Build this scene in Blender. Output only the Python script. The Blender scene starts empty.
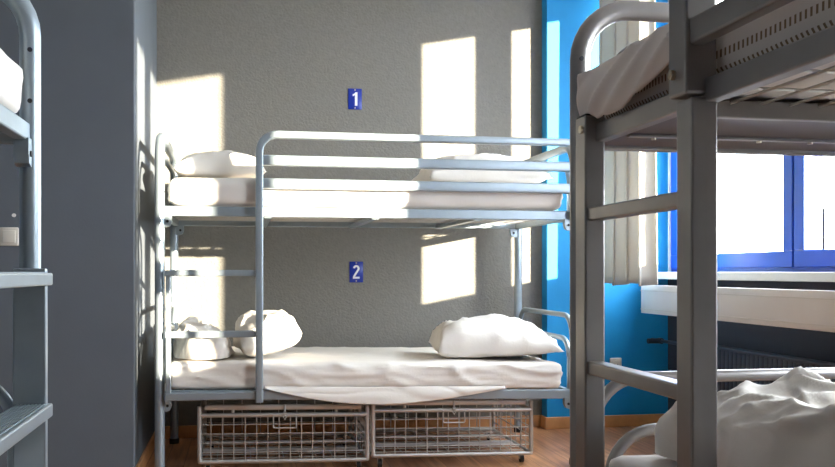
import bpy, bmesh, math, random
from mathutils import Vector, Matrix, noise

random.seed(4)
SC = bpy.context.scene
COL = SC.collection
PI = math.pi


def s2l(c):
    return tuple(((v / 255) / 12.92 if v / 255 <= .04045 else ((v / 255 + .055) / 1.055) ** 2.4) for v in c)


# ------------------------------------------------------------------ materials
def new_mat(name):
    m = bpy.data.materials.new(name)
    m.use_nodes = True
    nt = m.node_tree
    b = nt.nodes['Principled BSDF']
    return m, nt, b


def paint(name, rgb, rough=.5, metal=0.0, bump=0.0, bscale=60, var=0.0, vscale=4, detail=4, spec=.5, dist=.01):
    m, nt, b = new_mat(name)
    L = nt.links
    col = s2l(rgb) + (1,)
    b.inputs['Base Color'].default_value = col
    b.inputs['Roughness'].default_value = rough
    b.inputs['Metallic'].default_value = metal
    b.inputs['Specular IOR Level'].default_value = spec
    tc = nt.nodes.new('ShaderNodeTexCoord')
    if var:
        n = nt.nodes.new('ShaderNodeTexNoise')
        n.inputs['Scale'].default_value = vscale
        n.inputs['Detail'].default_value = 5
        L.new(tc.outputs['Object'], n.inputs['Vector'])
        r = nt.nodes.new('ShaderNodeValToRGB')
        r.color_ramp.elements[0].position = .3
        r.color_ramp.elements[1].position = .7
        r.color_ramp.elements[0].color = tuple(max(0, c * (1 - var)) for c in col[:3]) + (1,)
        r.color_ramp.elements[1].color = tuple(min(1, c * (1 + var)) for c in col[:3]) + (1,)
        L.new(n.outputs['Fac'], r.inputs['Fac'])
        L.new(r.outputs['Color'], b.inputs['Base Color'])
    if bump:
        n2 = nt.nodes.new('ShaderNodeTexNoise')
        n2.inputs['Scale'].default_value = bscale
        n2.inputs['Detail'].default_value = detail
        L.new(tc.outputs['Object'], n2.inputs['Vector'])
        bp = nt.nodes.new('ShaderNodeBump')
        bp.inputs['Strength'].default_value = bump
        bp.inputs['Distance'].default_value = dist
        L.new(n2.outputs['Fac'], bp.inputs['Height'])
        L.new(bp.outputs['Normal'], b.inputs['Normal'])
    return m


def floor_mat():
    m, nt, b = new_mat('laminate_floor')
    L = nt.links
    tc = nt.nodes.new('ShaderNodeTexCoord')
    mp = nt.nodes.new('ShaderNodeMapping')
    mp.inputs['Rotation'].default_value = (0, 0, PI / 2)
    L.new(tc.outputs['Object'], mp.inputs['Vector'])
    br = nt.nodes.new('ShaderNodeTexBrick')
    br.inputs['Scale'].default_value = 1
    br.inputs['Brick Width'].default_value = 1.1
    br.inputs['Row Height'].default_value = .095
    br.inputs['Mortar Size'].default_value = .0012
    br.inputs['Color1'].default_value = s2l((196, 146, 104)) + (1,)
    br.inputs['Color2'].default_value = s2l((160, 108, 72)) + (1,)
    br.inputs['Mortar'].default_value = s2l((88, 55, 36)) + (1,)
    L.new(mp.outputs['Vector'], br.inputs['Vector'])
    mp2 = nt.nodes.new('ShaderNodeMapping')
    mp2.inputs['Scale'].default_value = (26, 1.6, 10)
    L.new(tc.outputs['Object'], mp2.inputs['Vector'])
    n = nt.nodes.new('ShaderNodeTexNoise')
    n.inputs['Scale'].default_value = 1.5
    n.inputs['Detail'].default_value = 6
    L.new(mp2.outputs['Vector'], n.inputs['Vector'])
    r = nt.nodes.new('ShaderNodeValToRGB')
    r.color_ramp.elements[0].position = .32
    r.color_ramp.elements[1].position = .68
    r.color_ramp.elements[0].color = (.55, .5, .48, 1)
    r.color_ramp.elements[1].color = (1.15, 1.12, 1.1, 1)
    L.new(n.outputs['Fac'], r.inputs['Fac'])
    mx = nt.nodes.new('ShaderNodeMix')
    mx.data_type = 'RGBA'
    mx.blend_type = 'MULTIPLY'
    mx.inputs[0].default_value = 1
    L.new(br.outputs['Color'], mx.inputs[6])
    L.new(r.outputs['Color'], mx.inputs[7])
    L.new(mx.outputs[2], b.inputs['Base Color'])
    b.inputs['Roughness'].default_value = .38
    return m


def ticking_mat():
    """cream mattress cover with two rows of brown stitched dashes along the side (object z bands)"""
    m, nt, b = new_mat('mattress_ticking')
    L = nt.links
    tc = nt.nodes.new('ShaderNodeTexCoord')
    sx = nt.nodes.new('ShaderNodeSeparateXYZ')
    L.new(tc.outputs['Object'], sx.inputs[0])

    def math_(op, a, c=None):
        n = nt.nodes.new('ShaderNodeMath')
        n.operation = op
        for i, v in enumerate((a, c)):
            if v is None:
                continue
            if isinstance(v, (int, float)):
                n.inputs[i].default_value = v
            else:
                L.new(v, n.inputs[i])
        return n.outputs[0]
    fr = math_('FRACT', math_('MULTIPLY', sx.outputs['X'], 72.0))
    dash = math_('LESS_THAN', fr, .42)
    z = sx.outputs['Z']
    b1 = math_('MULTIPLY', math_('GREATER_THAN', z, .006), math_('LESS_THAN', z, .021))
    b2 = math_('MULTIPLY', math_('GREATER_THAN', z, .038), math_('LESS_THAN', z, .052))
    band = math_('ADD', b1, b2)
    fac = math_('MULTIPLY', band, dash)
    mx = nt.nodes.new('ShaderNodeMix')
    mx.data_type = 'RGBA'
    mx.inputs[6].default_value = s2l((206, 197, 190)) + (1,)
    mx.inputs[7].default_value = s2l((120, 98, 74)) + (1,)
    L.new(fac, mx.inputs[0])
    L.new(mx.outputs[2], b.inputs['Base Color'])
    b.inputs['Roughness'].default_value = .85
    return m


def glass_mat():
    m = bpy.data.materials.new('window_glass')
    m.use_nodes = True
    nt = m.node_tree
    for n in list(nt.nodes):
        nt.nodes.remove(n)
    o = nt.nodes.new('ShaderNodeOutputMaterial')
    mix = nt.nodes.new('ShaderNodeMixShader')
    t = nt.nodes.new('ShaderNodeBsdfTransparent')
    t.inputs['Color'].default_value = (.97, .985, .99, 1)
    g = nt.nodes.new('ShaderNodeBsdfGlossy')
    g.inputs['Roughness'].default_value = .02
    lw = nt.nodes.new('ShaderNodeLayerWeight')
    pw = nt.nodes.new('ShaderNodeMath')
    pw.operation = 'POWER'
    pw.inputs[1].default_value = 5
    ma = nt.nodes.new('ShaderNodeMath')
    ma.operation = 'MULTIPLY_ADD'
    ma.inputs[1].default_value = .6
    ma.inputs[2].default_value = .03
    nt.links.new(lw.outputs['Facing'], pw.inputs[0])
    nt.links.new(pw.outputs[0], ma.inputs[0])
    nt.links.new(ma.outputs[0], mix.inputs[0])
    nt.links.new(t.outputs[0], mix.inputs[1])
    nt.links.new(g.outputs[0], mix.inputs[2])
    nt.links.new(mix.outputs[0], o.inputs['Surface'])
    return m


def curtain_mat():
    m, nt, b = new_mat('curtain_cotton')
    b.inputs['Base Color'].default_value = s2l((208, 204, 195)) + (1,)
    b.inputs['Roughness'].default_value = .9
    tr = nt.nodes.new('ShaderNodeBsdfTranslucent')
    tr.inputs['Color'].default_value = s2l((205, 198, 188)) + (1,)
    mix = nt.nodes.new('ShaderNodeMixShader')
    mix.inputs[0].default_value = .3
    out = nt.nodes['Material Output']
    nt.links.new(b.outputs[0], mix.inputs[1])
    nt.links.new(tr.outputs[0], mix.inputs[2])
    nt.links.new(mix.outputs[0], out.inputs['Surface'])
    return m


M = {}
M['grey_wall'] = paint('grey_textured_wall', (120, 117, 110), .8, bump=.8, bscale=75, var=.06, vscale=30, dist=.006)
M['smooth_grey'] = paint('smooth_grey_wall', (96, 102, 109), .75, bump=.15, bscale=90, var=.03, vscale=6, dist=.003)
M['blue_wall'] = paint('blue_wall_paint', (8, 138, 198), .6, bump=.15, bscale=80, var=.03, vscale=12, dist=.003)
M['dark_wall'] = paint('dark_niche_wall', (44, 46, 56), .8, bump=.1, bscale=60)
M['white_wall'] = paint('white_ceiling', (236, 234, 230), .9)
M['floor'] = floor_mat()
M['wood_trim'] = paint('wood_baseboard', (196, 142, 92), .45, var=.12, vscale=14)
M['pale_metal'] = paint('pale_grey_tube', (154, 166, 174), .36, .55, bump=.04, bscale=160, var=.05, vscale=18, dist=.002)
M['dark_metal'] = paint('dark_grey_steel', (141, 137, 135), .36, .6, bump=.04, bscale=120, var=.08, vscale=12, dist=.002)
M['tray'] = paint('tray_steel', (104, 98, 100), .45, .4)
M['wire'] = paint('galvanised_wire', (196, 194, 190), .4, .7)
M['bolt'] = paint('bolt_steel', (200, 190, 170), .3, .9)
M['black'] = paint('black_rubber', (22, 22, 24), .6)
M['sheet'] = paint('white_cotton', (222, 216, 208), .9, bump=.2, bscale=45, var=.02, vscale=8, dist=.006)
M['grey_sheet'] = paint('washed_cotton', (214, 206, 200), .9, bump=.15, bscale=30, var=.03, vscale=10, dist=.006)
M['ticking'] = ticking_mat()
M['blue_frame'] = paint('blue_window_frame', (40, 80, 190), .3, var=.04, vscale=5)
M['white_paint'] = paint('white_gloss_paint', (232, 230, 224), .35, var=.02, vscale=10)
M['cream_panel'] = paint('cream_panel', (226, 220, 212), .45, var=.02, vscale=6)
M['radiator'] = paint('dark_radiator', (48, 48, 56), .5)
M['plate_blue'] = paint('enamel_blue', (26, 50, 150), .25)
M['plate_white'] = paint('enamel_white', (236, 238, 244), .3)
M['plastic'] = paint('white_plastic', (214, 208, 196), .4)
M['glass'] = glass_mat()
M['curtain'] = curtain_mat()
M['pole'] = paint('pole_paint', (12, 12, 14), .9, spec=0)
M['ground'] = paint('pale_ground', (150, 148, 142), .9, var=.1, vscale=.6)


# ------------------------------------------------------------------ mesh helpers
def bm_():
    return bmesh.new()


def box(bm, lo, hi, bevel=0.0, seg=2):
    lo = Vector(lo)
    hi = Vector(hi)
    r = bmesh.ops.create_cube(bm, size=1.0)
    vs = r['verts']
    c = (lo + hi) / 2
    d = hi - lo
    for v in vs:
        v.co = Vector((v.co.x * d.x, v.co.y * d.y, v.co.z * d.z)) + c
    if bevel:
        es = list({e for v in vs for e in v.link_edges})
        bmesh.ops.bevel(bm, geom=es, offset=bevel, segments=seg, affect='EDGES', profile=.5)


def round_path(pts, rad, n=8):
    """polyline with its inner corners rounded; rad is one radius or a list"""
    pts = [Vector(p) for p in pts]
    if not isinstance(rad, (list, tuple)):
        rad = [rad] * len(pts)
    out = [pts[0]]
    for i in range(1, len(pts) - 1):
        a, b, c = pts[i - 1], pts[i], pts[i + 1]
        r = rad[i]
        u = (a - b).normalized()
        w = (c - b).normalized()
        ang = u.angle(w)
        if r <= 0 or ang > PI - .01:
            out.append(b)
            continue
        t = r / math.tan(ang / 2)
        cen = b + (u + w).normalized() * (r / math.sin(ang / 2))
        p0 = b + u * t - cen
        p1 = b + w * t - cen
        tot = p0.angle(p1)
        ax = p0.cross(p1).normalized()
        for k in range(n + 1):
            out.append(cen + Matrix.Rotation(tot * k / n, 3, ax) @ p0)
    out.append(pts[-1])
    return out


def sweep(bm, path, prof, up=Vector((0, 0, 1)), cap=True):
    """sweep a closed 2D profile [(a,b)] along path; a goes sideways, b along 'up' transported"""
    path = [Vector(p) for p in path]
    rings = []
    t0 = (path[1] - path[0]).normalized()
    n = up - t0 * up.dot(t0)
    if n.length < 1e-4:
        n = Vector((1, 0, 0)) - t0 * t0.x
        if n.length < 1e-4:
            n = Vector((0, 1, 0))
    n.normalize()
    for i, p in enumerate(path):
        if i == 0:
            t = t0
        elif i == len(path) - 1:
            t = (path[-1] - path[-2]).normalized()
        else:
            t = ((path[i + 1] - p).normalized() + (p - path[i - 1]).normalized()).normalized()
        n = (n - t * n.dot(t)).normalized()
        s = t.cross(n)
        rings.append([bm.verts.new(p + s * a + n * b) for a, b in prof])
    k = len(prof)
    for i in range(len(rings) - 1):
        for j in range(k):
            bm.faces.new((rings[i][j], rings[i][(j + 1) % k], rings[i + 1][(j + 1) % k], rings[i + 1][j]))
    if cap:
        bm.faces.new(list(reversed(rings[0])))
        bm.faces.new(rings[-1])


def circ(r, n=14):
    return [(r * math.cos(2 * PI * i / n), r * math.sin(2 * PI * i / n)) for i in range(n)]


def rrect(w, h, r=.004, n=2):
    """rounded rectangle profile"""
    out = []
    for cx, cy, a0 in ((w / 2 - r, h / 2 - r, 0), (-w / 2 + r, h / 2 - r, PI / 2), (-w / 2 + r, -h / 2 + r, PI), (w / 2 - r, -h / 2 + r, 1.5 * PI)):
        for k in range(n + 1):
            a = a0 + PI / 2 * k / n
            out.append((cx + r * math.cos(a), cy + r * math.sin(a)))
    return out


def tube(bm, pts, r, rad=0, n=14, cap=True):
    sweep(bm, round_path(pts, rad) if rad else pts, circ(r, n), cap=cap)


def cyl(bm, a, b, r, n=16):
    sweep(bm, [a, b], circ(r, n))


def obj(name, bm, mat, parent=None, smooth=True, flat_ang=38):
    bmesh.ops.recalc_face_normals(bm, faces=bm.faces[:])
    me = bpy.data.meshes.new(name)
    bm.to_mesh(me)
    bm.free()
    o = bpy.data.objects.new(name, me)
    COL.objects.link(o)
    me.materials.append(mat)
    if smooth:
        for p in me.polygons:
            p.use_smooth = True
        try:
            me.set_sharp_from_angle(angle=math.radians(flat_ang))
        except Exception:
            pass
    if parent:
        o.parent = parent
    return o


def empty(name, label, cat, loc=(0, 0, 0), rz=0, group=None):
    o = bpy.data.objects.new(name, None)
    o.empty_display_size = .1
    COL.objects.link(o)
    o.location = loc
    o.rotation_euler = (0, 0, rz)
    return tag(o, label, cat, group)


def tag(o, label, cat, group=None):
    o['label'] = label
    o['category'] = cat
    if group:
        o['group'] = group
    return o


def struct(o):
    o['kind'] = 'structure'
    return o


# ------------------------------------------------------------------ the room
YB = 5.77           # back wall
XR = 2.75           # window wall
XL = -1.75
YR = -2.6           # wall behind the camera
ZC = 3.15
YC = 5.67           # blue wall face
XC = 1.922          # edge of the blue wall
XK, YK = -.49, 4.57  # corner of the wall block on the left


def slab(name, lo, hi, mat, bevel=0.0):
    bm = bm_()
    box(bm, lo, hi, bevel)
    return struct(obj(name, bm, mat, smooth=False))


slab('floor', (XL - .2, YR - .2, -.1), (XR + .12, YB + .2, 0), M['floor'])
slab('ceiling', (XL - .2, YR - .2, ZC), (XR + .12, YB + .2, ZC + .1), M['white_wall'])
slab('wall_back', (XK - .05, YB, 0), (XC + .05, YB + .2, ZC), M['grey_wall'])
slab('wall_left_block', (XL - .2, YK, 0), (XK, YB + .2, ZC), M['smooth_grey'], .006)
slab('wall_back_blue', (XC, YC, 0), (XR + .12, YB + .2, ZC), M['blue_wall'], .004)
slab('wall_left', (XL - .2, YR, 0), (XL, YK, ZC), M['smooth_grey'])
slab('wall_rear', (XL - .2, YR - .2, 0), (XR + .12, YR, ZC), M['grey_wall'])

# window wall with its openings
W1 = (.34, 2.28)
W2 = (3.48, YC - .02)
ZS, ZH = .985, 2.89
bm = bm_()
for lo, hi in (((XR, YR, ZH), (XR + .12, YC, ZC)),
               ((XR, YR, ZS), (XR + .12, W1[0], ZH)), ((XR, W1[1], ZS), (XR + .12, W2[0], ZH)),
               ((XR, W2[1], ZS), (XR + .12, YC, ZH))):
    box(bm, lo, hi)
wr = struct(obj('wall_right', bm, M['white_wall'], smooth=False))
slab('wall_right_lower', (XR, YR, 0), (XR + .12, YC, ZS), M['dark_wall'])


def window(name, y0, y1, ym):
    fw, xd0, xd1 = .05, XR + .012, XR + .105
    bm = bm_()
    box(bm, (xd0, y0, ZS), (xd1, y1, ZS + fw), .004)
    box(bm, (xd0, y0, ZH - fw), (xd1, y1, ZH), .004)
    box(bm, (xd0, y0, ZS + fw), (xd1, y0 + fw, ZH - fw), .004)
    box(bm, (xd0, y1 - fw, ZS + fw), (xd1, y1, ZH - fw), .004)
    box(bm, (xd0, ym - .035, ZS + fw), (xd1, ym + .035, ZH - fw), .004)
    w = struct(obj(name, bm, M['blue_frame'], smooth=False))
    for a, b in ((y0 + fw - .01, ym - .006), (ym + .006, y1 - fw + .01)):
        s = .085
        x0, x1 = xd0 - .022, xd1 - .008
        z0, z1 = ZS + fw - .012, ZH - fw + .012
        bm = bm_()
        box(bm, (x0, a, z0), (x1, b, z0 + s), .005)
        box(bm, (x0, a, z1 - s), (x1, b, z1), .005)
        box(bm, (x0, a, z0 + s), (x1, a + s, z1 - s), .005)
        box(bm, (x0, b - s, z0 + s), (x1, b, z1 - s), .005)
        sa = obj('window_sash', bm, M['blue_frame'], w, smooth=False)
        bm = bm_()
        box(bm, (XR + .038, a + s - .01, z0 + s - .01), (XR + .042, b - s + .01, z1 - s + .01))
        obj('pane', bm, M['glass'], sa, smooth=False)
    bm = bm_()
    hx = xd0 - .022
    cyl(bm, (hx, ym + .045, 1.72), (hx - .035, ym + .045, 1.72), .008)
    box(bm, (hx - .045, ym + .036, 1.60), (hx - .03, ym + .054, 1.73), .004)
    obj('window_handle', bm, M['white_paint'], w)
    return w


window('window_1', W1[0], W1[1], 1.05)
window('window_2', W2[0], W2[1], 4.255)

# sills
for nm, (a, b) in (('trim_sill_1', W1), ('trim_sill_2', (W2[0] - .08, W2[1]))):
    slab(nm, (XR - .16, a, .955), (XR + .012, b, 1.0), M['white_paint'], .006)

# baseboards
bm = bm_()
box(bm, (XK, YB - .016, 0), (XC, YB, .075), .004)
struct(obj('baseboard_back', bm, M['wood_trim'], smooth=False))
bm = bm_()
box(bm, (XC - .016, YC - .016, 0), (XC, YB - .016, .075), .004)
box(bm, (XC - .016, YC - .016, 0), (XR, YC, .075), .004)
struct(obj('baseboard_blue', bm, M['wood_trim'], smooth=False))
bm = bm_()
box(bm, (XL, YK - .016, 0), (XK + .016, YK, .075), .004)
box(bm, (XK, YK, 0), (XK + .016, YB - .016, .075), .004)
struct(obj('baseboard_left', bm, M['wood_trim'], smooth=False))

# ------------------------------------------------------------------ bunk beds
ZU = 1.293      # middle of upper side rails
ZU2 = 1.314
ZT = 1.66       # top of the end frames
ZL = .388       # middle of lower side rails


def shear(bm, k, L):
    if k:
        for v in bm.verts:
            v.co.z += k * (v.co.x / L - .5)


def bunk(name, label, loc, rz, L, W, mat, sy=1, tilt=0.0, style='A', ztop=ZT, xu=.469, sd=-.014, rz_=0.0, ro=-.047, ZU=ZU, hr=.048, hb=.405):
    root = empty(name, label, 'bunk bed', loc, rz, None)

    def fin(nm, bm, m=mat, parent=root, low=False, ang=38):
        if low:
            shear(bm, tilt, L)
        if sy < 0:
            for v in bm.verts:
                v.co.y = -v.co.y
        return obj(nm, bm, m, parent, flat_ang=ang)
    r = .0235
    # end frames: a tube up from the floor, over and down again
    for x in (0, L):
        bm = bm_()
        tube(bm, [(x, 0, .012), (x, 0, ztop), (x, W, ztop), (x, W, .012)], r, .125, 16)
        ef = fin('end_frame', bm)
        for y in (0, W):
            bm = bm_()
            cyl(bm, (x, y, 0), (x, y, .03), r + .004)
            fin('foot_cap', bm, M['black'], ef)
        if style != 'B' or x == 0:
            for z in (1.50, 1.385):
                bm = bm_()
                d = 1 if x == 0 else -1
                cyl(bm, (x + d * (r - .003), -.004, z), (x + d * (r + .0012), -.004, z), .0055, 10)
                fin('bolt_hole', bm, M['black'], ef)
    # bars of the heads and feet: one bends over from the back post, one a hand lower
    for x, d in ((0, 1), (L, -1)):
        for zz, low in ((ZU, False), (ZL, True)):
            for k, (dz, y0, xo) in enumerate(((hb, .035, .0), (hb - .125, .075, .0))):
                if zz == ZU and k == 0:
                    continue
                bm = bm_()
                xx = x + d * xo
                tube(bm, [(xx, y0, zz), (xx, y0, zz + dz), (xx, W - y0, zz + dz), (xx, W - y0, zz)], .0145, .115, 12)
                fin('head_bar', bm, low=low)
    # frames and wire bases
    for zz, low in ((ZU, False), (ZL, True)):
        for y, s in ((.011, -1), (W - .011, 1)):
            bm = bm_()
            sweep(bm, [(.02, y, zz), (L - .02, y, zz)], rrect(.03, hr))
            fin('side_rail', bm, low=low, ang=18)
        for x in (.012, L - .012):
            bm = bm_()
            sweep(bm, [(x, .012, zz - .004), (x, W - .012, zz - .004)], rrect(.028, .044))
            fin('end_rail', bm, low=low, ang=18)
        for x in ((L * .245, L * .5, L * .755) if style == 'A' else (L * .5, L * .755)):
            bm = bm_()
            sweep(bm, [(x, .012, zz - .018), (x, W - .012, zz - .018)], rrect(.04, .022))
            fin('cross_bar', bm, low=low, ang=18)
        bm = bm_()
        nx, ny = (int(L / .1), int(W / .11)) if style == 'A' else (int(L / .14), int(W / .062))
        for i in range(1, ny):
            y = W * i / ny
            sweep(bm, [(.01, y, zz + .006), (L - .01, y, zz + .006)], circ(.003, 5))
        for i in range(1, nx):
            x = L * i / nx
            sweep(bm, [(x, .01, zz + .011), (x, W - .01, zz + .011)], circ(.003, 5))
        fin('wire_base', bm, M['wire'], low=low)
        # brackets
        for x, d in ((0, 1), (L, -1)):
            for y in (.008, W - .008):
                bm = bm_()
                prof = [(.012, -.016), (.056, -.016), (.056, -.052), (.047, -.072), (.03, -.078), (.012, -.078)]
                vs0 = [bm.verts.new((x + d * a, y - .016, zz - .0 + b)) for a, b in prof]
                vs1 = [bm.verts.new((x + d * a, y + .016, zz - .0 + b)) for a, b in prof]
                bm.faces.new(vs0)
                bm.faces.new(vs1)
                for i in range(len(prof)):
                    j = (i + 1) % len(prof)
                    bm.faces.new((vs0[i], vs0[j], vs1[j], vs1[i]))
                br = fin('bracket', bm, low=low)
                bm = bm_()
                cyl(bm, (x + d * .036, y - .019, zz - .05), (x + d * .036, y + .019, zz - .05), .007, 10)
                fin('bracket_bolt', bm, M['black'], br, low=low)
    if style == 'A':
        # ladder side: upright bends over into the top guard rail
        bm = bm_()
        p = round_path([(xu, -.044, .372), (xu, -.044, 1.665), (L - .012, -.044, 1.665), (L - .012, -.044, 1.275)], [0, .085, .055, 0], 10)
        sweep(bm, p, rrect(.046, .036, .007, 3), up=Vector((1, 0, 0)))
        gr = fin('guard_rail', bm, ang=18)
        for z in (1.54, 1.428):
            bm = bm_()
            sweep(bm, [(xu + .01, -.043, z), (L - .014, -.043, z)], rrect(.038, .05, .007, 3))
            fin('guard_bar', bm, ang=18)
        for z in (1.335,):
            bm = bm_()
            cyl(bm, (xu, -.060, z), (xu, -.0645, z), .006, 10)
            fin('guard_bolt', bm, M['black'], gr)
        # short stringer and rungs
        bm = bm_()
        box(bm, (.030, -.044, .372), (.054, sd, 1.008), .004)
        fin('ladder_stringer', bm, ang=18)
        for z, h in ((.994, .028), (.70, .03), (.405, .036)):
            bm = bm_()
            box(bm, (.026, ro, z - h / 2 + rz_), (xu - .018, sd, z + h / 2 + rz_), .004)
            rg = fin('ladder_rung', bm, ang=18)
            bm = bm_()
            for i in range(int((sd + .042) / .0078)):
                y = -.042 + i * .0078
                box(bm, (.05, y, z + h / 2 + rz_ - .001), (xu - .03, y + .004, z + h / 2 + rz_ + .0022))
            fin('rung_tread', bm, mat, rg, ang=18)
    else:
        # sheet metal tray across the far end of the upper deck
        bm = bm_()
        box(bm, (.026, .03, ZU - .016), (.46, W - .03, ZU - .012))
        tr = fin('end_panel', bm, M['tray'], ang=18)
        bm = bm_()
        box(bm, (.452, .03, ZU - .022), (.47, W - .03, ZU + .012), .003)
        box(bm, (.20, .03, ZU - .024), (.215, W - .03, ZU - .016), .002)
        fin('panel_lip', bm, mat, tr, ang=18)
        for k in range(7):
            bm = bm_()
            yy = .09 + k * .125
            cyl(bm, (.207, yy, ZU - .024), (.207, yy, ZU - .028), .006, 8)
            fin('rivet', bm, M['bolt'], tr)
        # square ladder uprights bolted outside the frame
        bm = bm_()
        box(bm, (.05, -.030, 0.0), (.112, .018, 1.352), .004)
        u = fin('ladder_upright', bm, ang=18)
        bm = bm_()
        cyl(bm, (.094, -.029, 1.322), (.094, -.036, 1.322), .009, 8)
        fin('upright_bolt', bm, M['bolt'], u)
        bm = bm_()
        box(bm, (.052, -.028, 1.3515), (.110, .016, 1.356), .001)
        fin('upright_cap', bm, M['black'], u)
        bm = bm_()
        box(bm, (.555, -.030, 0.0), (.612, .020, 1.302), .004)
        u = fin('ladder_upright', bm, ang=18)
        bm = bm_()
        box(bm, (.548, -.042, 1.306), (.613, .018, 1.70), .005)
        gp = fin('guard_post', bm, ang=18)
        bm = bm_()
        cyl(bm, (.572, -.043, 1.345), (.572, -.05, 1.345), .009, 8)
        cyl(bm, (.572, -.050, 1.345), (.572, -.052, 1.345), .0045, 8)
        fin('post_bolt', bm, M['bolt'], gp)
        for z in (1.413, 1.535, 1.655):
            bm = bm_()
            sweep(bm, [(.605, -.018, z), (L - .02, -.018, z)], rrect(.03, .046, .005, 2))
            fin('guard_bar', bm, ang=18)
        for z in (1.13, .785, .42):
            bm = bm_()
            box(bm, (.108, -.024, z - .0145), (.558, .014, z + .0145), .004)
            fin('ladder_rung', bm, ang=18)
    return root


B_LOC = (-.377, 4.6, 0)
BL, BW = 2.087, 1.0
TILT = -.045
bunk('bunk_bed', 'pale grey tubular bunk bed standing along the textured grey back wall', B_LOC, 0, BL, BW, M['pale_metal'], 1, TILT)
R_LOC = (.79, 2.09, 0)
RL, RW = 2.05, .93
bunk('bunk_bed', 'dark grey steel bunk bed with square ladder posts in the right foreground', R_LOC, -PI / 2, RL, RW, M['dark_metal'], 1, 0, 'B', 1.625, ZU=ZU2, hr=.041, hb=.359)
L_LOC = (-.468, 2.24, 0)
bunk('bunk_bed', 'pale grey bunk bed cropped by the left edge, in front of the light switch', L_LOC, -PI / 2, RL, RW, M['pale_metal'], -1, 0, xu=.62, sd=.026, rz_=-.01, ro=-.054, ZU=ZU2, hr=.041, hb=.375)


# ------------------------------------------------------------------ bedding
def wr_noise(p, s, seed, octaves=3):
    return noise.fractal(Vector((p[0] * s + seed, p[1] * s - seed * .7, p[2] * s + seed * 1.3)), 1.0, 2.0, octaves)


def ridge(p, s, seed):
    v = noise.noise(Vector((p[0] * s + seed, p[1] * s + 3.1 * seed, p[2] * s)))
    return (1 - min(1, abs(v) * 3.2)) ** 2


def soft_box(lo, hi, r, step=.03, disp=None):
    """box with rounded edges on a fine grid; disp(p, n) moves the points"""
    lo, hi = Vector(lo), Vector(hi)
    bm = bm_()
    d = hi - lo
    n = [max(2, int(round(d[i] / (step if i < 2 else step * .6)))) for i in range(3)]
    verts = {}

    def vert(i, j, k):
        key = (i, j, k)
        if key not in verts:
            p = Vector((lo.x + d.x * i / n[0], lo.y + d.y * j / n[1], lo.z + d.z * k / n[2]))
            q = Vector([min(max(p[a], lo[a] + r), hi[a] - r) for a in range(3)])
            t = p - q
            if t.length > 1e-9:
                t = t.normalized()
                # keep tangent spread: put on the rounded surface
                p2 = q + t * r
            else:
                p2 = p
                t = Vector((0, 0, 1))
            if disp:
                p2 = p2 + disp(p2, t)
            verts[key] = bm.verts.new(p2)
        return verts[key]
    for a, b, c in ((0, 1, 2), (1, 2, 0), (2, 0, 1)):
        for side in (0, n[c]):
            for i in range(n[a]):
                for j in range(n[b]):
                    idx = []
                    for di, dj in ((0, 0), (1, 0), (1, 1), (0, 1)):
                        t = [0, 0, 0]
                        t[a], t[b], t[c] = i + di, j + dj, side
                        idx.append(vert(*t))
                    try:
                        bm.faces.new(idx)
                    except ValueError:
                        pass
    return bm


def pillow(name, label, loc, rot, sx, sy, h, seed, mat='sheet', flat=.3, wr=.012, n=44, corner=.10, group=None, skew=0.0, pw=.55):
    bm = bm_()
    grid = {}
    for side in (1, -1):
        for i in range(n + 1):
            for j in range(n + 1):
                u = -1 + 2 * i / n
                v = -1 + 2 * j / n
                edge = i in (0, n) or j in (0, n)
                if side < 0 and edge:
                    grid[(side, i, j)] = grid[(1, i, j)]
                    continue
                pin_u = 1 - corner * (1 - v * v) ** .8 * abs(u) ** 2
                pin_v = 1 - corner * (1 - u * u) ** .8 * abs(v) ** 2
                x = u * sx / 2 * pin_u
                y = v * sy / 2 * pin_v
                t = (max(0, 1 - u ** 4) * max(0, 1 - v ** 4)) ** pw * (1 - .25 * (u * u + v * v) / 2)
                p = (x, y, side)
                w = wr_noise(p, 3.2, seed) * wr * 1.6 + (ridge((x * 1.0, y * 1.0, side), 7, seed) - .3) * wr * (.35 + .9 * max(abs(u), abs(v)) ** 2)
                z = h * t * (1 - skew * u) * (1 if side > 0 else -flat) + w * (1 if side > 0 else .25) * min(1, t * 3)
                z += wr_noise((x, y, 0), 4.5, seed + 9) * wr * .9 * (1 - t)
                grid[(side, i, j)] = bm.verts.new((x, y, z))
    for side in (1, -1):
        for i in range(n):
            for j in range(n):
                f = [grid[(side, i, j)], grid[(side, i + 1, j)], grid[(side, i + 1, j + 1)], grid[(side, i, j + 1)]]
                try:
                    bm.faces.new(f if side > 0 else f[::-1])
                except ValueError:
                    pass
    mn = min(v.co.z for v in bm.verts)
    for v in bm.verts:
        v.co.z -= mn
    o = obj(name, bm, M[mat], flat_ang=80)
    o.location = loc
    o.rotation_euler = rot
    return tag(o, label, 'pillow', group)


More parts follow.
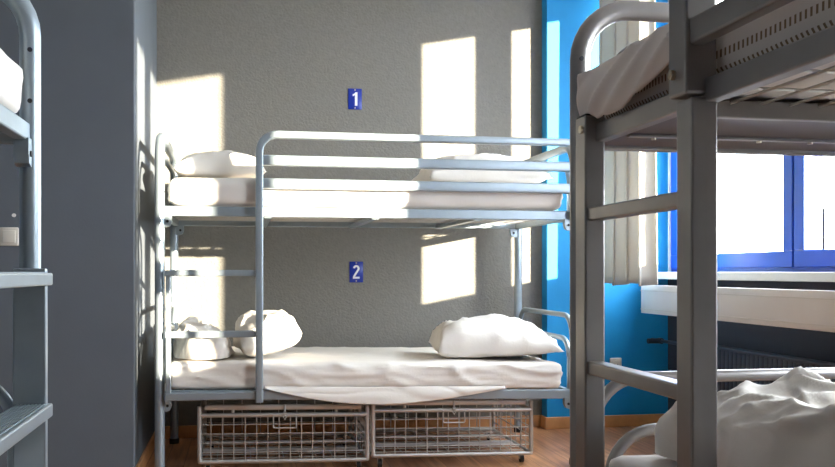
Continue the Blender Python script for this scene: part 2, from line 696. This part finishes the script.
def heap(name, label, cat, loc, rz, sx, sy, h, seed, mat='sheet', n=64, fold=.05, pw=.5, shape=None, fs=5.0, smooth=3):
    """crumpled cloth: a lumpy upper skin over a flat underside"""
    bm = bm_()
    g = {}
    for i in range(n + 1):
        for j in range(n + 1):
            u = -1 + 2 * i / n
            v = -1 + 2 * j / n
            # squarish disc
            a = 1 - .16 * (abs(u) * abs(v)) ** 1.5
            wob = 1 + .16 * wr_noise((u * .9, v * .9, 0), 1.4, seed + 4)
            x = u * sx / 2 * a * wob
            y = v * sy / 2 * a * wob
            e = (max(0, 1 - abs(u) ** 3.2) * max(0, 1 - abs(v) ** 3.2)) ** pw
            s = shape(u, v) if shape else 1
            f = ridge((x, y, .3), fs, seed) * .55 + ridge((x * .7 + y * .7, y * .4, 2), fs * 1.7, seed + 5) * .3 + .4 * wr_noise((x, y, 1), 4, seed)
            z = max(.004, e * (h * s + fold * f)) if e > 0 else 0
            # rumples push sideways too
            x += .35 * fold * wr_noise((x, y, z), 9, seed + 2) * (.3 + e)
            y += .35 * fold * wr_noise((x, y, z), 9, seed + 7) * (.3 + e)
            edge = i in (0, n) or j in (0, n)
            g[(1, i, j)] = bm.verts.new((x, y, .004 if edge else max(z, .006)))
            g[(-1, i, j)] = g[(1, i, j)] if edge else bm.verts.new((x, y, 0))
    for side in (1, -1):
        for i in range(n):
            for j in range(n):
                f = [g[(side, i, j)], g[(side, i + 1, j)], g[(side, i + 1, j + 1)], g[(side, i, j + 1)]]
                try:
                    bm.faces.new(f if side > 0 else f[::-1])
                except ValueError:
                    pass
    bm.normal_update()
    for (side, i, j), v in g.items():
        if side > 0 and 0 < i < n and 0 < j < n:
            p = v.co.copy()
            k = ridge((p.x, p.y, p.z * 1.5), fs * 1.1, seed + 11) * .6 + ridge((p.x + p.z, p.y, p.z * 2), fs * 2.3, seed + 12) * .3 - .25
            v.co += v.normal * fold * .6 * k
            v.co.z = max(v.co.z, .006)
    for _ in range(smooth):
        bmesh.ops.smooth_vert(bm, verts=[v for (sd, i, j), v in g.items() if sd > 0 and 0 < i < n and 0 < j < n], factor=.5, use_axis_x=True, use_axis_y=True, use_axis_z=True)
    o = obj(name, bm, M[mat], flat_ang=80)
    o.location = loc
    o.rotation_euler = (0, 0, rz)
    return tag(o, label, cat)


def mattress(label, lo, hi, mat, seed, amp=.006, tilt=0.0, diag=.01, r=.045, step=.028):
    cx = (lo[0] + hi[0]) / 2
    lx = hi[0] - lo[0]
    base = Vector((cx, (lo[1] + hi[1]) / 2, lo[2]))

    def disp(p, t):
        bulge = .0
        k = wr_noise(p, 3.0, seed) * amp
        # folds pulled diagonally across the sides
        q = (p.x * .9 + p.z * 3.0, p.z * 2.4 - p.x * .25, p.y * 1.5)
        k += (ridge(q, 3.1, seed) - .35) * diag * (1 if abs(t.z) < .8 else .3)
        q2 = (p.x * 1.3 + p.z * 6.0, p.z * 5 - p.x * .5, p.y * 2)
        k += (ridge(q2, 3.4, seed + 3) - .3) * diag * (.5 if abs(t.z) < .8 else .12)
        top = max(0, t.z)
        return Vector((t.x, t.y, t.z if p.z > lo[2] + .02 else 0)) * k
    bm = soft_box(lo, hi, r, step, disp)
    for v in bm.verts:
        v.co.z += tilt * (v.co.x - cx) / lx
        v.co -= base
    o = obj('mattress', bm, M[mat], flat_ang=70)
    o.location = base
    return tag(o, label, 'mattress')


bx, by, _ = B_LOC
# upper bunk of the back bed
ztopU = ZU + .026
mattress('white sheeted mattress on the upper bunk below number sign 1', (bx + .038, by - .012, ztopU), (bx + BL - .06, by + BW - .03, ztopU + .14), 'sheet', 2.0)
# lower
zl = ZL + .026
mattress('white sheeted mattress on the lower bunk above the wire baskets', (bx + .038, by - .012, zl), (bx + BL - .07, by + BW - .03, zl + .136), 'sheet', 5.0, tilt=TILT * .97, diag=.011, r=.034, step=.018)

zu = ztopU + .14
pillow('pillow', 'plump white pillow at the sunlit ladder end of the upper bunk', (bx + .265, by + .45, zu + .004), (0, 0, .05), .46, .66, .125, 1.5, pw=.45)
pillow('pillow', 'long white pillow behind the guard rail beside the blue wall, upper bunk', (1.33, by + .52, zu + .006), (0, 0, .03), .70, .52, .145, 3.3, pw=.45)
zlm = zl + .136
pillow('pillow', 'big plump white pillow lying at the foot of the lower bunk near the blue wall', (1.36, by + .31, zlm - .010), (0, 0, -.10), .67, .5, .150, 6.1, wr=.021, skew=.30, pw=.42, corner=.05)
pillow('pillow', 'white pillow propped up behind the ladder upright on the lower bunk', (.15, by + .27, zlm + .034), (.0, -.24, .1), .31, .5, .135, 8.2, wr=.022, flat=.5, pw=.42)
heap('blanket', 'crumpled white cover heaped against the ladder end of the lower bunk', 'blanket', (bx + .19, by + .32, zlm + .028), 0, .30, .62, .12, 3.7, fold=.06, fs=6,
     shape=lambda u, v: 1.15 - .45 * u)


# loose sheet hanging over the front rail of the lower bunk
def drape():
    bm = bm_()
    nx, nz = 90, 16
    x0, x1 = .118, 1.33
    g = {}
    for i in range(nx + 1):
        f = i / nx
        x = x0 + (x1 - x0) * f
        # lower hem, in the photo deepest a little right of the middle
        depth = .004 + .078 * (math.sin(PI * f ** .9) ** 1.1)
        ztop = zl + .014 - .045 * (x - bx - BL / 2) / BL
        zb = ztop - .004 - depth
        for j in range(nz + 1):
            t = j / nz
            z = ztop + (zb - ztop) * t
            out = -.011 - .014 * math.sin(min(1, t * 1.6) * PI / 2) + .004 * math.sin(x * 9 + t * 2)
            out += .006 * (ridge((x * .9 + z * 2.5, z * 2, 0), 4, 2.2) - .3)
            g[(i, j)] = bm.verts.new((x, by + out, z))
    for i in range(nx):
        for j in range(nz):
            bm.faces.new((g[(i, j)], g[(i + 1, j)], g[(i + 1, j + 1)], g[(i, j + 1)]))
    o = obj('bed_sheet', bm, M['sheet'], flat_ang=80)
    s = o.modifiers.new('thick', 'SOLIDIFY')
    s.thickness = .004
    s.offset = -1
    return tag(o, 'loose hem of white sheet hanging over the front rail above the baskets', 'sheet')


drape()

# right bed: bedding in world space, mattress turned along Y
o = None
rx, ry, _ = R_LOC


def ymattress(label, x0, x1, y0, y1, z0, z1, mat, seed, r=.03, diag=.006):
    """mattress lying along Y: built along local x, turned a quarter"""
    Lm, Wm = y1 - y0, x1 - x0

    def disp(p, t):
        k = wr_noise(p, 3.0, seed) * .005 + (ridge((p.x, p.y, p.z * 2), 3, seed) - .3) * diag
        return Vector((t.x, t.y, t.z if p.z > .02 else 0)) * k
    bm = soft_box((-Lm / 2, -Wm / 2, 0), (Lm / 2, Wm / 2, z1 - z0), r, .03, disp)
    o = obj('mattress', bm, M[mat], flat_ang=70)
    o.location = ((x0 + x1) / 2, (y0 + y1) / 2, z0)
    o.rotation_euler = (0, 0, -PI / 2)
    return tag(o, label, 'mattress')


ymattress('mattress with brown stitched edging on the upper bunk in the right foreground', rx + .030, rx + RW - .03, ry - RL + .07, ry - .045, ZU2 + .022, ZU2 + .134, 'ticking', 4.0, diag=.002)
ymattress('cream mattress on the lower bunk in the right foreground', rx + .03, rx + RW - .03, ry - RL + .07, ry - .075, zl, zl + .17, 'grey_sheet', 7.0)
ymattress('white mattress on the upper bunk at the left edge', L_LOC[0] - RW + .03, L_LOC[0] + .005, L_LOC[1] - RL + .07, L_LOC[1] - .07, ZU2 + .022, ZU2 + .142, 'sheet', 9.0)
ymattress('white mattress on the lower bunk at the left edge', L_LOC[0] - RW + .03, L_LOC[0] - .03, L_LOC[1] - RL + .07, L_LOC[1] - .07, zl, zl + .13, 'sheet', 11.0)
pillow('pillow', 'white pillow on the upper bunk at the left edge', (L_LOC[0] - .385, L_LOC[1] - .33, ZU2 + .149), (0, 0, .1), .60, .42, .13, 4.4)


def top_sheet():
    """washed sheet over the far end of the right upper mattress, bunched down its side"""
    bm = bm_()
    ny, nt = 70, 34
    zt = ZU2 + .134
    g = {}
    for i in range(ny + 1):
        f = i / ny
        y = ry - .045 - f * .485
        zb = 1.337 + .022 * min(1, max(0, (.24 - f) / .08)) + .05 * max(0, f - .5) / .5
        for j in range(nt + 1):
            t = j / nt
            if t < .5:            # on top, coming out to the edge
                s = t / .5
                x = rx + .52 - s * .53
                z = zt + .012 + .010 * wr_noise((x * 2, y * 2, 0), 2.2, 3) - .004 * s ** 6
            else:
                s = (t - .5) / .5
                x = rx - .004 - .014 * math.sin(PI * s * .9) - .004 * (1 - f)
                z = zt + .006 + (zb - zt - .006) * s
                x -= .016 * (ridge((y * .35 + z * .3, z * 3.4 + y * 1.5, 0), 3.3, 1.7) - .1)
            z += .005 * wr_noise((x, y, z), 5, 6) * (1 if t < .5 else .3)
            g[(i, j)] = bm.verts.new((x, y, z))
    for i in range(ny):
        for j in range(nt):
            bm.faces.new((g[(i, j)], g[(i + 1, j)], g[(i + 1, j + 1)], g[(i, j + 1)]))
    o = obj('bed_sheet', bm, M['grey_sheet'], flat_ang=80)
    s = o.modifiers.new('thick', 'SOLIDIFY')
    s.thickness = .005
    s.offset = 1
    return tag(o, 'washed sheet bunched over the far end of the upper foreground bunk', 'sheet')


top_sheet()
heap('duvet', 'crumpled white duvet spread over the lower bunk in the right foreground', 'duvet',
     (rx + .535, ry - .60, zl + .182), .0, .86, 1.04, .160, 2.9, n=130, fold=.058, pw=.24, fs=4.6, smooth=2)

# ------------------------------------------------------------------ wire baskets under the bed
def basket(label, x0, x1, tilt):
    y0, y1, zb, zt = 4.665, 5.40, .062, .290
    root = empty('wire_basket', label, 'basket', ((x0 + x1) / 2, (y0 + y1) / 2, 0), 0, 'wire baskets under the back bunk bed')
    cx, cy = (x0 + x1) / 2, (y0 + y1) / 2
    w, d = x1 - x0, y1 - y0
    a, b = -w / 2, w / 2
    c, e = -d / 2, d / 2

    def fin(nm, bm, m=M['wire'], p=root):
        for v in bm.verts:
            v.co.z += tilt * v.co.x
        return obj(nm, bm, m, p)
    r = .011
    for y in (c, e):
        bm = bm_()
        tube(bm, [(a, y, .335), (a, y, zb), (b, y, zb), (b, y, .335)], r, .012, 10)
        tube(bm, [(a, y, zt), (b, y, zt)], r, 0, 10)
        fin('front_frame' if y == c else 'back_frame', bm)
    for x in (a, b):
        bm = bm_()
        for z in (zb, zt):
            tube(bm, [(x, c, z), (x, e, z)], r * .9, 0, 10)
        fin('side_frame', bm)
    wr = .0027
    nx, nz, nyy = 15, 5, 8
    for y, nm in ((c, 'front_mesh'), (e, 'back_mesh')):
        bm = bm_()
        if nm == 'back_mesh':
            nx, nz = 8, 3
        for i in range(1, nx):
            x = a + w * i / nx
            tube(bm, [(x, y - .004, zb), (x, y - .004, zt)], wr, 0, 5)
        for k in range(1, nz):
            z = zb + (zt - zb) * k / nz
            tube(bm, [(a, y + .0, z), (b, y + .0, z)], wr, 0, 5)
        fin(nm, bm)
    nx, nz = 10, 5
    for x in (a, b):
        bm = bm_()
        for i in range(1, nyy):
            y = c + d * i / nyy
            tube(bm, [(x, y, zb), (x, y, zt)], wr, 0, 5)
        for k in range(1, nz):
            z = zb + (zt - zb) * k / nz
            tube(bm, [(x, c, z), (x, e, z)], wr, 0, 5)
        fin('side_mesh', bm)
    bm = bm_()
    for i in range(1, nx):
        x = a + w * i / nx
        tube(bm, [(x, c, zb - .004), (x, e, zb - .004)], wr, 0, 5)
    for i in range(1, nyy):
        y = c + d * i / nyy
        tube(bm, [(a, y, zb), (b, y, zb)], wr, 0, 5)
    fin('bottom_mesh', bm)
    bm = bm_()
    for y in (-.05, .18):
        sweep(bm, [(a, y, zb), (b, y, zb)], rrect(.03, .012, .002))
    fin('bottom_brace', bm)
    # lid: a front bar with two pegs, and a lattice behind it
    bm = bm_()
    sweep(bm, [(a + .03, c + .01, .328), (b - .03, c + .01, .328)], rrect(.02, .026, .005))
    ld = fin('lid_rail', bm)
    for x in (a + w * .195, b - w * .19):
        bm = bm_()
        cyl(bm, (x, c + .006, .318), (x, c + .006, .298), .009, 10)
        fin('lid_peg', bm, M['wire'], ld)
    # hanging handle and hasp
    bm = bm_()
    hw = .056
    tube(bm, [(-hw, c - .012, zt), (-hw, c - .016, zt - .062), (hw, c - .016, zt - .062), (hw, c - .012, zt)], .0035, .006, 8)
    for s in (-1, 1):
        tube(bm, [(s * hw, c - .012, zt), (s * (hw + .022), c - .010, zt + .008)], .004, 0, 8)
    fin('handle', bm)
    bm = bm_()
    tube(bm, [(0, c - .012, .343), (0, c - .016, zt - .004)], .0045, 0, 8)
    cyl(bm, (-.008, c - .014, .300), (.008, c - .014, .300), .008, 10)
    tube(bm, [(-.010, c - .014, zt - .004), (0, c - .017, zt - .02), (.010, c - .014, zt - .004)], .003, 0, 6)
    fin('hasp', bm)
    for x in (a + .04, b - .04):
        for y in (c + .04, e - .04):
            bm = bm_()
            rr = .022
            zc = rr - tilt * x
            cyl(bm, (x - .009, y, zc), (x + .009, y, zc), rr, 14)
            cs = fin('castor', bm, M['black'])
            bm = bm_()
            box(bm, (x - .013, y - .008, zc - .004), (x - .0095, y + .008, zb - .002))
            box(bm, (x + .0095, y - .008, zc - .004), (x + .013, y + .008, zb - .002))
            fin('castor_fork', bm, M['wire'], cs)
    return root


basket('wire mesh basket under the bed at its ladder end', -.195, .632, -.020)
basket('wire mesh basket under the bed at the end by the blue wall', .662, 1.495, -.020)

# ------------------------------------------------------------------ number plates
DIG = {
    '1': [[(.02, .9), (.02, -.9), (.32, -.9), (.32, 1.0), (.06, 1.0), (-.03, .78), (-.36, .62), (-.36, .36), (.02, .52)]],
}


def plate(label, digit, cx, cz):
    w, h = .086, .130
    root = empty('number_sign', label, 'number sign', (cx, YB, cz - h / 2), 0)
    bm = bm_()
    box(bm, (-w / 2, -.005, 0), (w / 2, 0, h), .0015)
    obj('enamel_panel', bm, M['plate_blue'], root)
    bm = bm_()
    t = .0028
    sc = .042
    yy0, yy1 = -.0065, -.0045

    def poly(pts):
        a = [bm.verts.new((x * sc, yy0, h / 2 + z * sc)) for x, z in pts]
        b = [bm.verts.new((x * sc, yy1, h / 2 + z * sc)) for x, z in pts]
        bm.faces.new(a)
        bm.faces.new(b[::-1])
        for i in range(len(pts)):
            j = (i + 1) % len(pts)
            bm.faces.new((a[i], b[i], b[j], a[j]))
    if digit == '1':
        poly([(-.02, -1), (.36, -1), (.36, 1), (.06, 1), (-.10, .80), (-.36, .68), (-.36, .40), (-.02, .54)])
    else:
        # strokes of a 2 as a ribbon
        pts = []
        for k in range(15):
            a = math.radians(175 - k * 15)
            pts.append((.34 * math.cos(a), .52 + .36 * math.sin(a)))
        pts += [(.10, .02), (-.14, -.32), (-.32, -.66), (-.36, -.84)]
        ww = .15
        left, right = [], []
        for i, p in enumerate(pts):
            q0 = pts[max(0, i - 1)]
            q1 = pts[min(len(pts) - 1, i + 1)]
            dx, dz = q1[0] - q0[0], q1[1] - q0[1]
            l = math.hypot(dx, dz)
            nx_, nz_ = -dz / l, dx / l
            left.append((p[0] + nx_ * ww, p[1] + nz_ * ww))
            right.append((p[0] - nx_ * ww, p[1] - nz_ * ww))
        for i in range(len(pts) - 1):
            poly([left[i], left[i + 1], right[i + 1], right[i]])
        poly([(-.51, -1), (.5, -1), (.5, -.70), (-.51, -.70)])
    obj('digit', bm, M['plate_white'], root, smooth=False)
    for z in (.009, h - .009):
        bm = bm_()
        cyl(bm, (0, -.005, z), (0, -.0085, z), .0042, 10)
        obj('screw', bm, M['bolt'], root)


plate('blue enamel number sign reading 1 above the upper bunk', '1', .704, 2.078)
plate('blue enamel number sign reading 2 on the wall between the bunks', '2', .712, 1.0)

# ------------------------------------------------------------------ switch, socket, wall screw
sw = empty('light_switch', 'white square light switch on the smooth grey wall', 'light switch', (-1.045, YK - .001, 1.12), 0)
bm = bm_()
box(bm, (-.042, -.010, 0), (.042, 0, .086), .006, 3)
obj('switch_frame', bm, M['plastic'], sw)
bm = bm_()
box(bm, (-.029, -.016, .013), (.029, -.008, .073), .004)
obj('rocker', bm, M['plastic'], sw)
bm = bm_()
cyl(bm, (-1.025, YK - .001, 1.262), (-1.025, YK - .007, 1.262), .009, 12)
tag(obj('wall_plug', bm, M['white_paint']), 'tiny white plug in the grey wall above the light switch', 'wall plug')

so = empty('wall_socket', 'white socket low on the blue wall behind the lower ladder rung', 'socket', (2.385, YC - .001, .365), 0)
bm = bm_()
box(bm, (-.04, -.012, 0), (.04, 0, .08), .006, 3)
obj('socket_plate', bm, M['plastic'], so)
bm = bm_()
cyl(bm, (0, -.0115, .04), (0, -.015, .04), .024, 20)
ins = obj('socket_insert', bm, M['plastic'], so)
for s in (-1, 1):
    bm = bm_()
    cyl(bm, (s * .0095, -.0145, .04), (s * .0095, -.0156, .04), .0028, 8)
    obj('pin_hole', bm, M['black'], ins)


# ------------------------------------------------------------------ curtain
def curtain():
    bm = bm_()
    p0, p1 = Vector((2.255, 5.575)), Vector((2.415, 5.165))
    nu, nz = 150, 40
    z0, z1 = .925, 2.93
    dirv = (p1 - p0).normalized()
    nrm = Vector((dirv.y, -dirv.x))
    g = {}
    for i in range(nu + 1):
        u = i / nu
        for k in range(nz + 1):
            t = k / nz
            z = z0 + (z1 - z0) * t
            amp = .042 - .012 * t
            ph = u * 2 * PI * 4.0 + .5 * math.sin(u * 9 + 1.3) + .12 * math.sin(z * 2.3 + u * 5)
            spread = 1.0 + .10 * (1 - t)
            c = (u - .5) * spread + .5
            pt = p0 + (p1 - p0) * c + nrm * (amp * math.sin(ph)) + dirv * (.016 * math.sin(2 * ph))
            x, y = pt
            zz = z + (.01 * math.sin(ph * .5 + 1) if k == 0 else 0)
            g[(i, k)] = bm.verts.new((x, min(y, YC - .012), zz))
    for i in range(nu):
        for k in range(nz):
            bm.faces.new((g[(i, k)], g[(i + 1, k)], g[(i + 1, k + 1)], g[(i, k + 1)]))
    t = empty('curtain', 'off-white curtain hanging bunched in the corner beside the window', 'curtain', (2.3, 5.3, .925), 0)
    for v in bm.verts:
        v.co -= Vector((2.3, 5.3, .925))
    o = obj('curtain_cloth', bm, M['curtain'], t, flat_ang=85)
    s = o.modifiers.new('thick', 'SOLIDIFY')
    s.thickness = .003
    bm = bm_()
    for i in range(9):
        f = i / 8
        p = p0 + (p1 - p0) * f
        cyl(bm, (p.x - 2.3, min(p.y, YC - .02) - 5.3, 2.915 - .925), (p.x - 2.3, min(p.y, YC - .02) - 5.3, 2.9485 - .925), .006, 8)
    obj('curtain_hook', bm, M['white_paint'], t)
    bm = bm_()
    sweep(bm, [(2.27, 5.62, 2.96), (2.415, 5.165, 2.96), (2.46, 4.9, 2.96), (2.46, -1.5, 2.96)], rrect(.03, .022, .004))
    cr = obj('curtain_rail', bm, M['white_paint'])
    tag(cr, 'white curtain rail under the ceiling along the window wall', 'curtain rail')
    for y in (4.6, 3.0, 1.4, -.2):
        bm = bm_()
        cyl(bm, (2.46, y, 2.97), (2.46, y, ZC), .008, 10)
        obj('rail_hanger', bm, M['white_paint'], cr)


curtain()

# ------------------------------------------------------------------ under the window: cover panel, radiator, pipe
cp = empty('radiator_cover', 'long cream panel fixed under the window sill above the radiator', 'panel', (2.47, 4.2, .745), 0)
bm = bm_()
box(bm, (-.012, -1.5, 0), (.012, 1.24, .175), .003)
obj('cover_board', bm, M['cream_panel'], cp)
bm = bm_()
box(bm, (-.016, -1.5, .138), (-.0115, 1.24, .1415))
box(bm, (-.016, -1.5, .024), (-.0115, 1.24, .0275))
obj('trim_line', bm, M['plastic'], cp)
for y in (-1.3, -.2, 1.1):
    bm = bm_()
    box(bm, (.012, y - .015, .05), (.281, y + .015, .10), .002)
    obj('cover_bracket', bm, M['radiator'], cp)

rd = empty('radiator', 'dark ribbed radiator low on the wall beneath the cream panel', 'radiator', (2.64, 4.2, .1), 0)
bm = bm_()
for i in range(46):
    y = -1.0 + i * .0425
    box(bm, (-.035, y, .0), (.035, y + .038, .475), .005)
box(bm, (-.02, -1.0, .01), (.02, .95, .465))
obj('radiator_panel', bm, M['radiator'], rd)
bm = bm_()
box(bm, (-.042, -1.01, .470), (.042, .965, .484), .003)
obj('radiator_grille', bm, M['radiator'], rd)
for y in (-.9, .85):
    bm = bm_()
    box(bm, (.03, y - .02, .1), (.109, y + .02, .4), .003)
    obj('radiator_bracket', bm, M['radiator'], rd)
    bm = bm_()
    cyl(bm, (0, y + .05, -.099), (0, y + .05, .02), .018, 12)
    obj('radiator_foot', bm, M['radiator'], rd)

bm = bm_()
tube(bm, [(0, YC - 4.2, .46), (0, .95, .46)], .011, 0, 12)
pt = obj('inlet_pipe', bm, M['radiator'], rd)
bm = bm_()
cyl(bm, (0, 1.33, .46), (0, 1.37, .46), .019, 14)
cyl(bm, (-.085, 1.35, .46), (-.01, 1.35, .46), .017, 14)
obj('valve', bm, M['radiator'], pt)

# ------------------------------------------------------------------ outside
slab('ground_outside', (XR + .5, -40, -3.2), (70, 60, -3.0), M['ground'])
for i, (x, y, zt, r) in enumerate(((10.0, 14.72, 2.42, .085), (10.4, 14.62, 1.95, .07))):
    p = empty('pole', ('tall slender dark pole outside the window', 'shorter slender dark pole outside the window')[i], 'pole', (x, y, -3.0), 0)
    bm = bm_()
    cyl(bm, (0, 0, 0), (0, 0, zt + 3 - .3), r, 12)
    obj('shaft', bm, M['pole'], p)
    bm = bm_()
    cyl(bm, (0, 0, zt + 3 - .3), (0, 0, zt + 3), r * .7, 10)
    obj('tip', bm, M['pole'], p)

# ------------------------------------------------------------------ light
w = bpy.data.worlds.new('sky')
SC.world = w
w.use_nodes = True
bg = w.node_tree.nodes['Background']
bg.inputs['Color'].default_value = (.90, .955, 1.0, 1)
bg.inputs['Strength'].default_value = 11.0

sun = bpy.data.lights.new('sun', 'SUN')
sun.energy = 16
sun.angle = math.radians(.6)
sun.color = (1.0, .86, .66)
so_ = bpy.data.objects.new('sun', sun)
COL.objects.link(so_)
so_.location = (12, -10, 5)
so_.rotation_euler = Vector((-.79, 1.0, -.1525)).to_track_quat('-Z', 'Y').to_euler()

for nm, (a, b) in (('daylight_portal', W1), ('daylight_portal', W2)):
    li = bpy.data.lights.new(nm, 'AREA')
    li.shape = 'RECTANGLE'
    li.size = ZH - ZS
    li.size_y = b - a
    li.cycles.is_portal = True
    lo = bpy.data.objects.new(nm, li)
    COL.objects.link(lo)
    lo.location = (XR + .11, (a + b) / 2, (ZS + ZH) / 2)
    lo.rotation_euler = (0, PI / 2, 0)

# ------------------------------------------------------------------ camera
cam = bpy.data.cameras.new('camera')
cam.sensor_width = 36
cam.sensor_fit = 'HORIZONTAL'
cam.lens = 930 / 835 * 36
cam.shift_y = 38.5 / 835
cam.clip_start = .02
co = bpy.data.objects.new('camera', cam)
COL.objects.link(co)
co.location = (0, 0, 1.0)
co.rotation_euler = (PI / 2, 0, -math.atan(177.5 / 930))
SC.camera = co

vs = SC.view_settings
vs.view_transform = 'Standard'
vs.look = 'None'
vs.gamma = 1
vs.use_curve_mapping = False
vs.exposure = 1.22
SC.cycles.max_bounces = 10
SC.cycles.diffuse_bounces = 6
SC.cycles.sample_clamp_indirect = 6
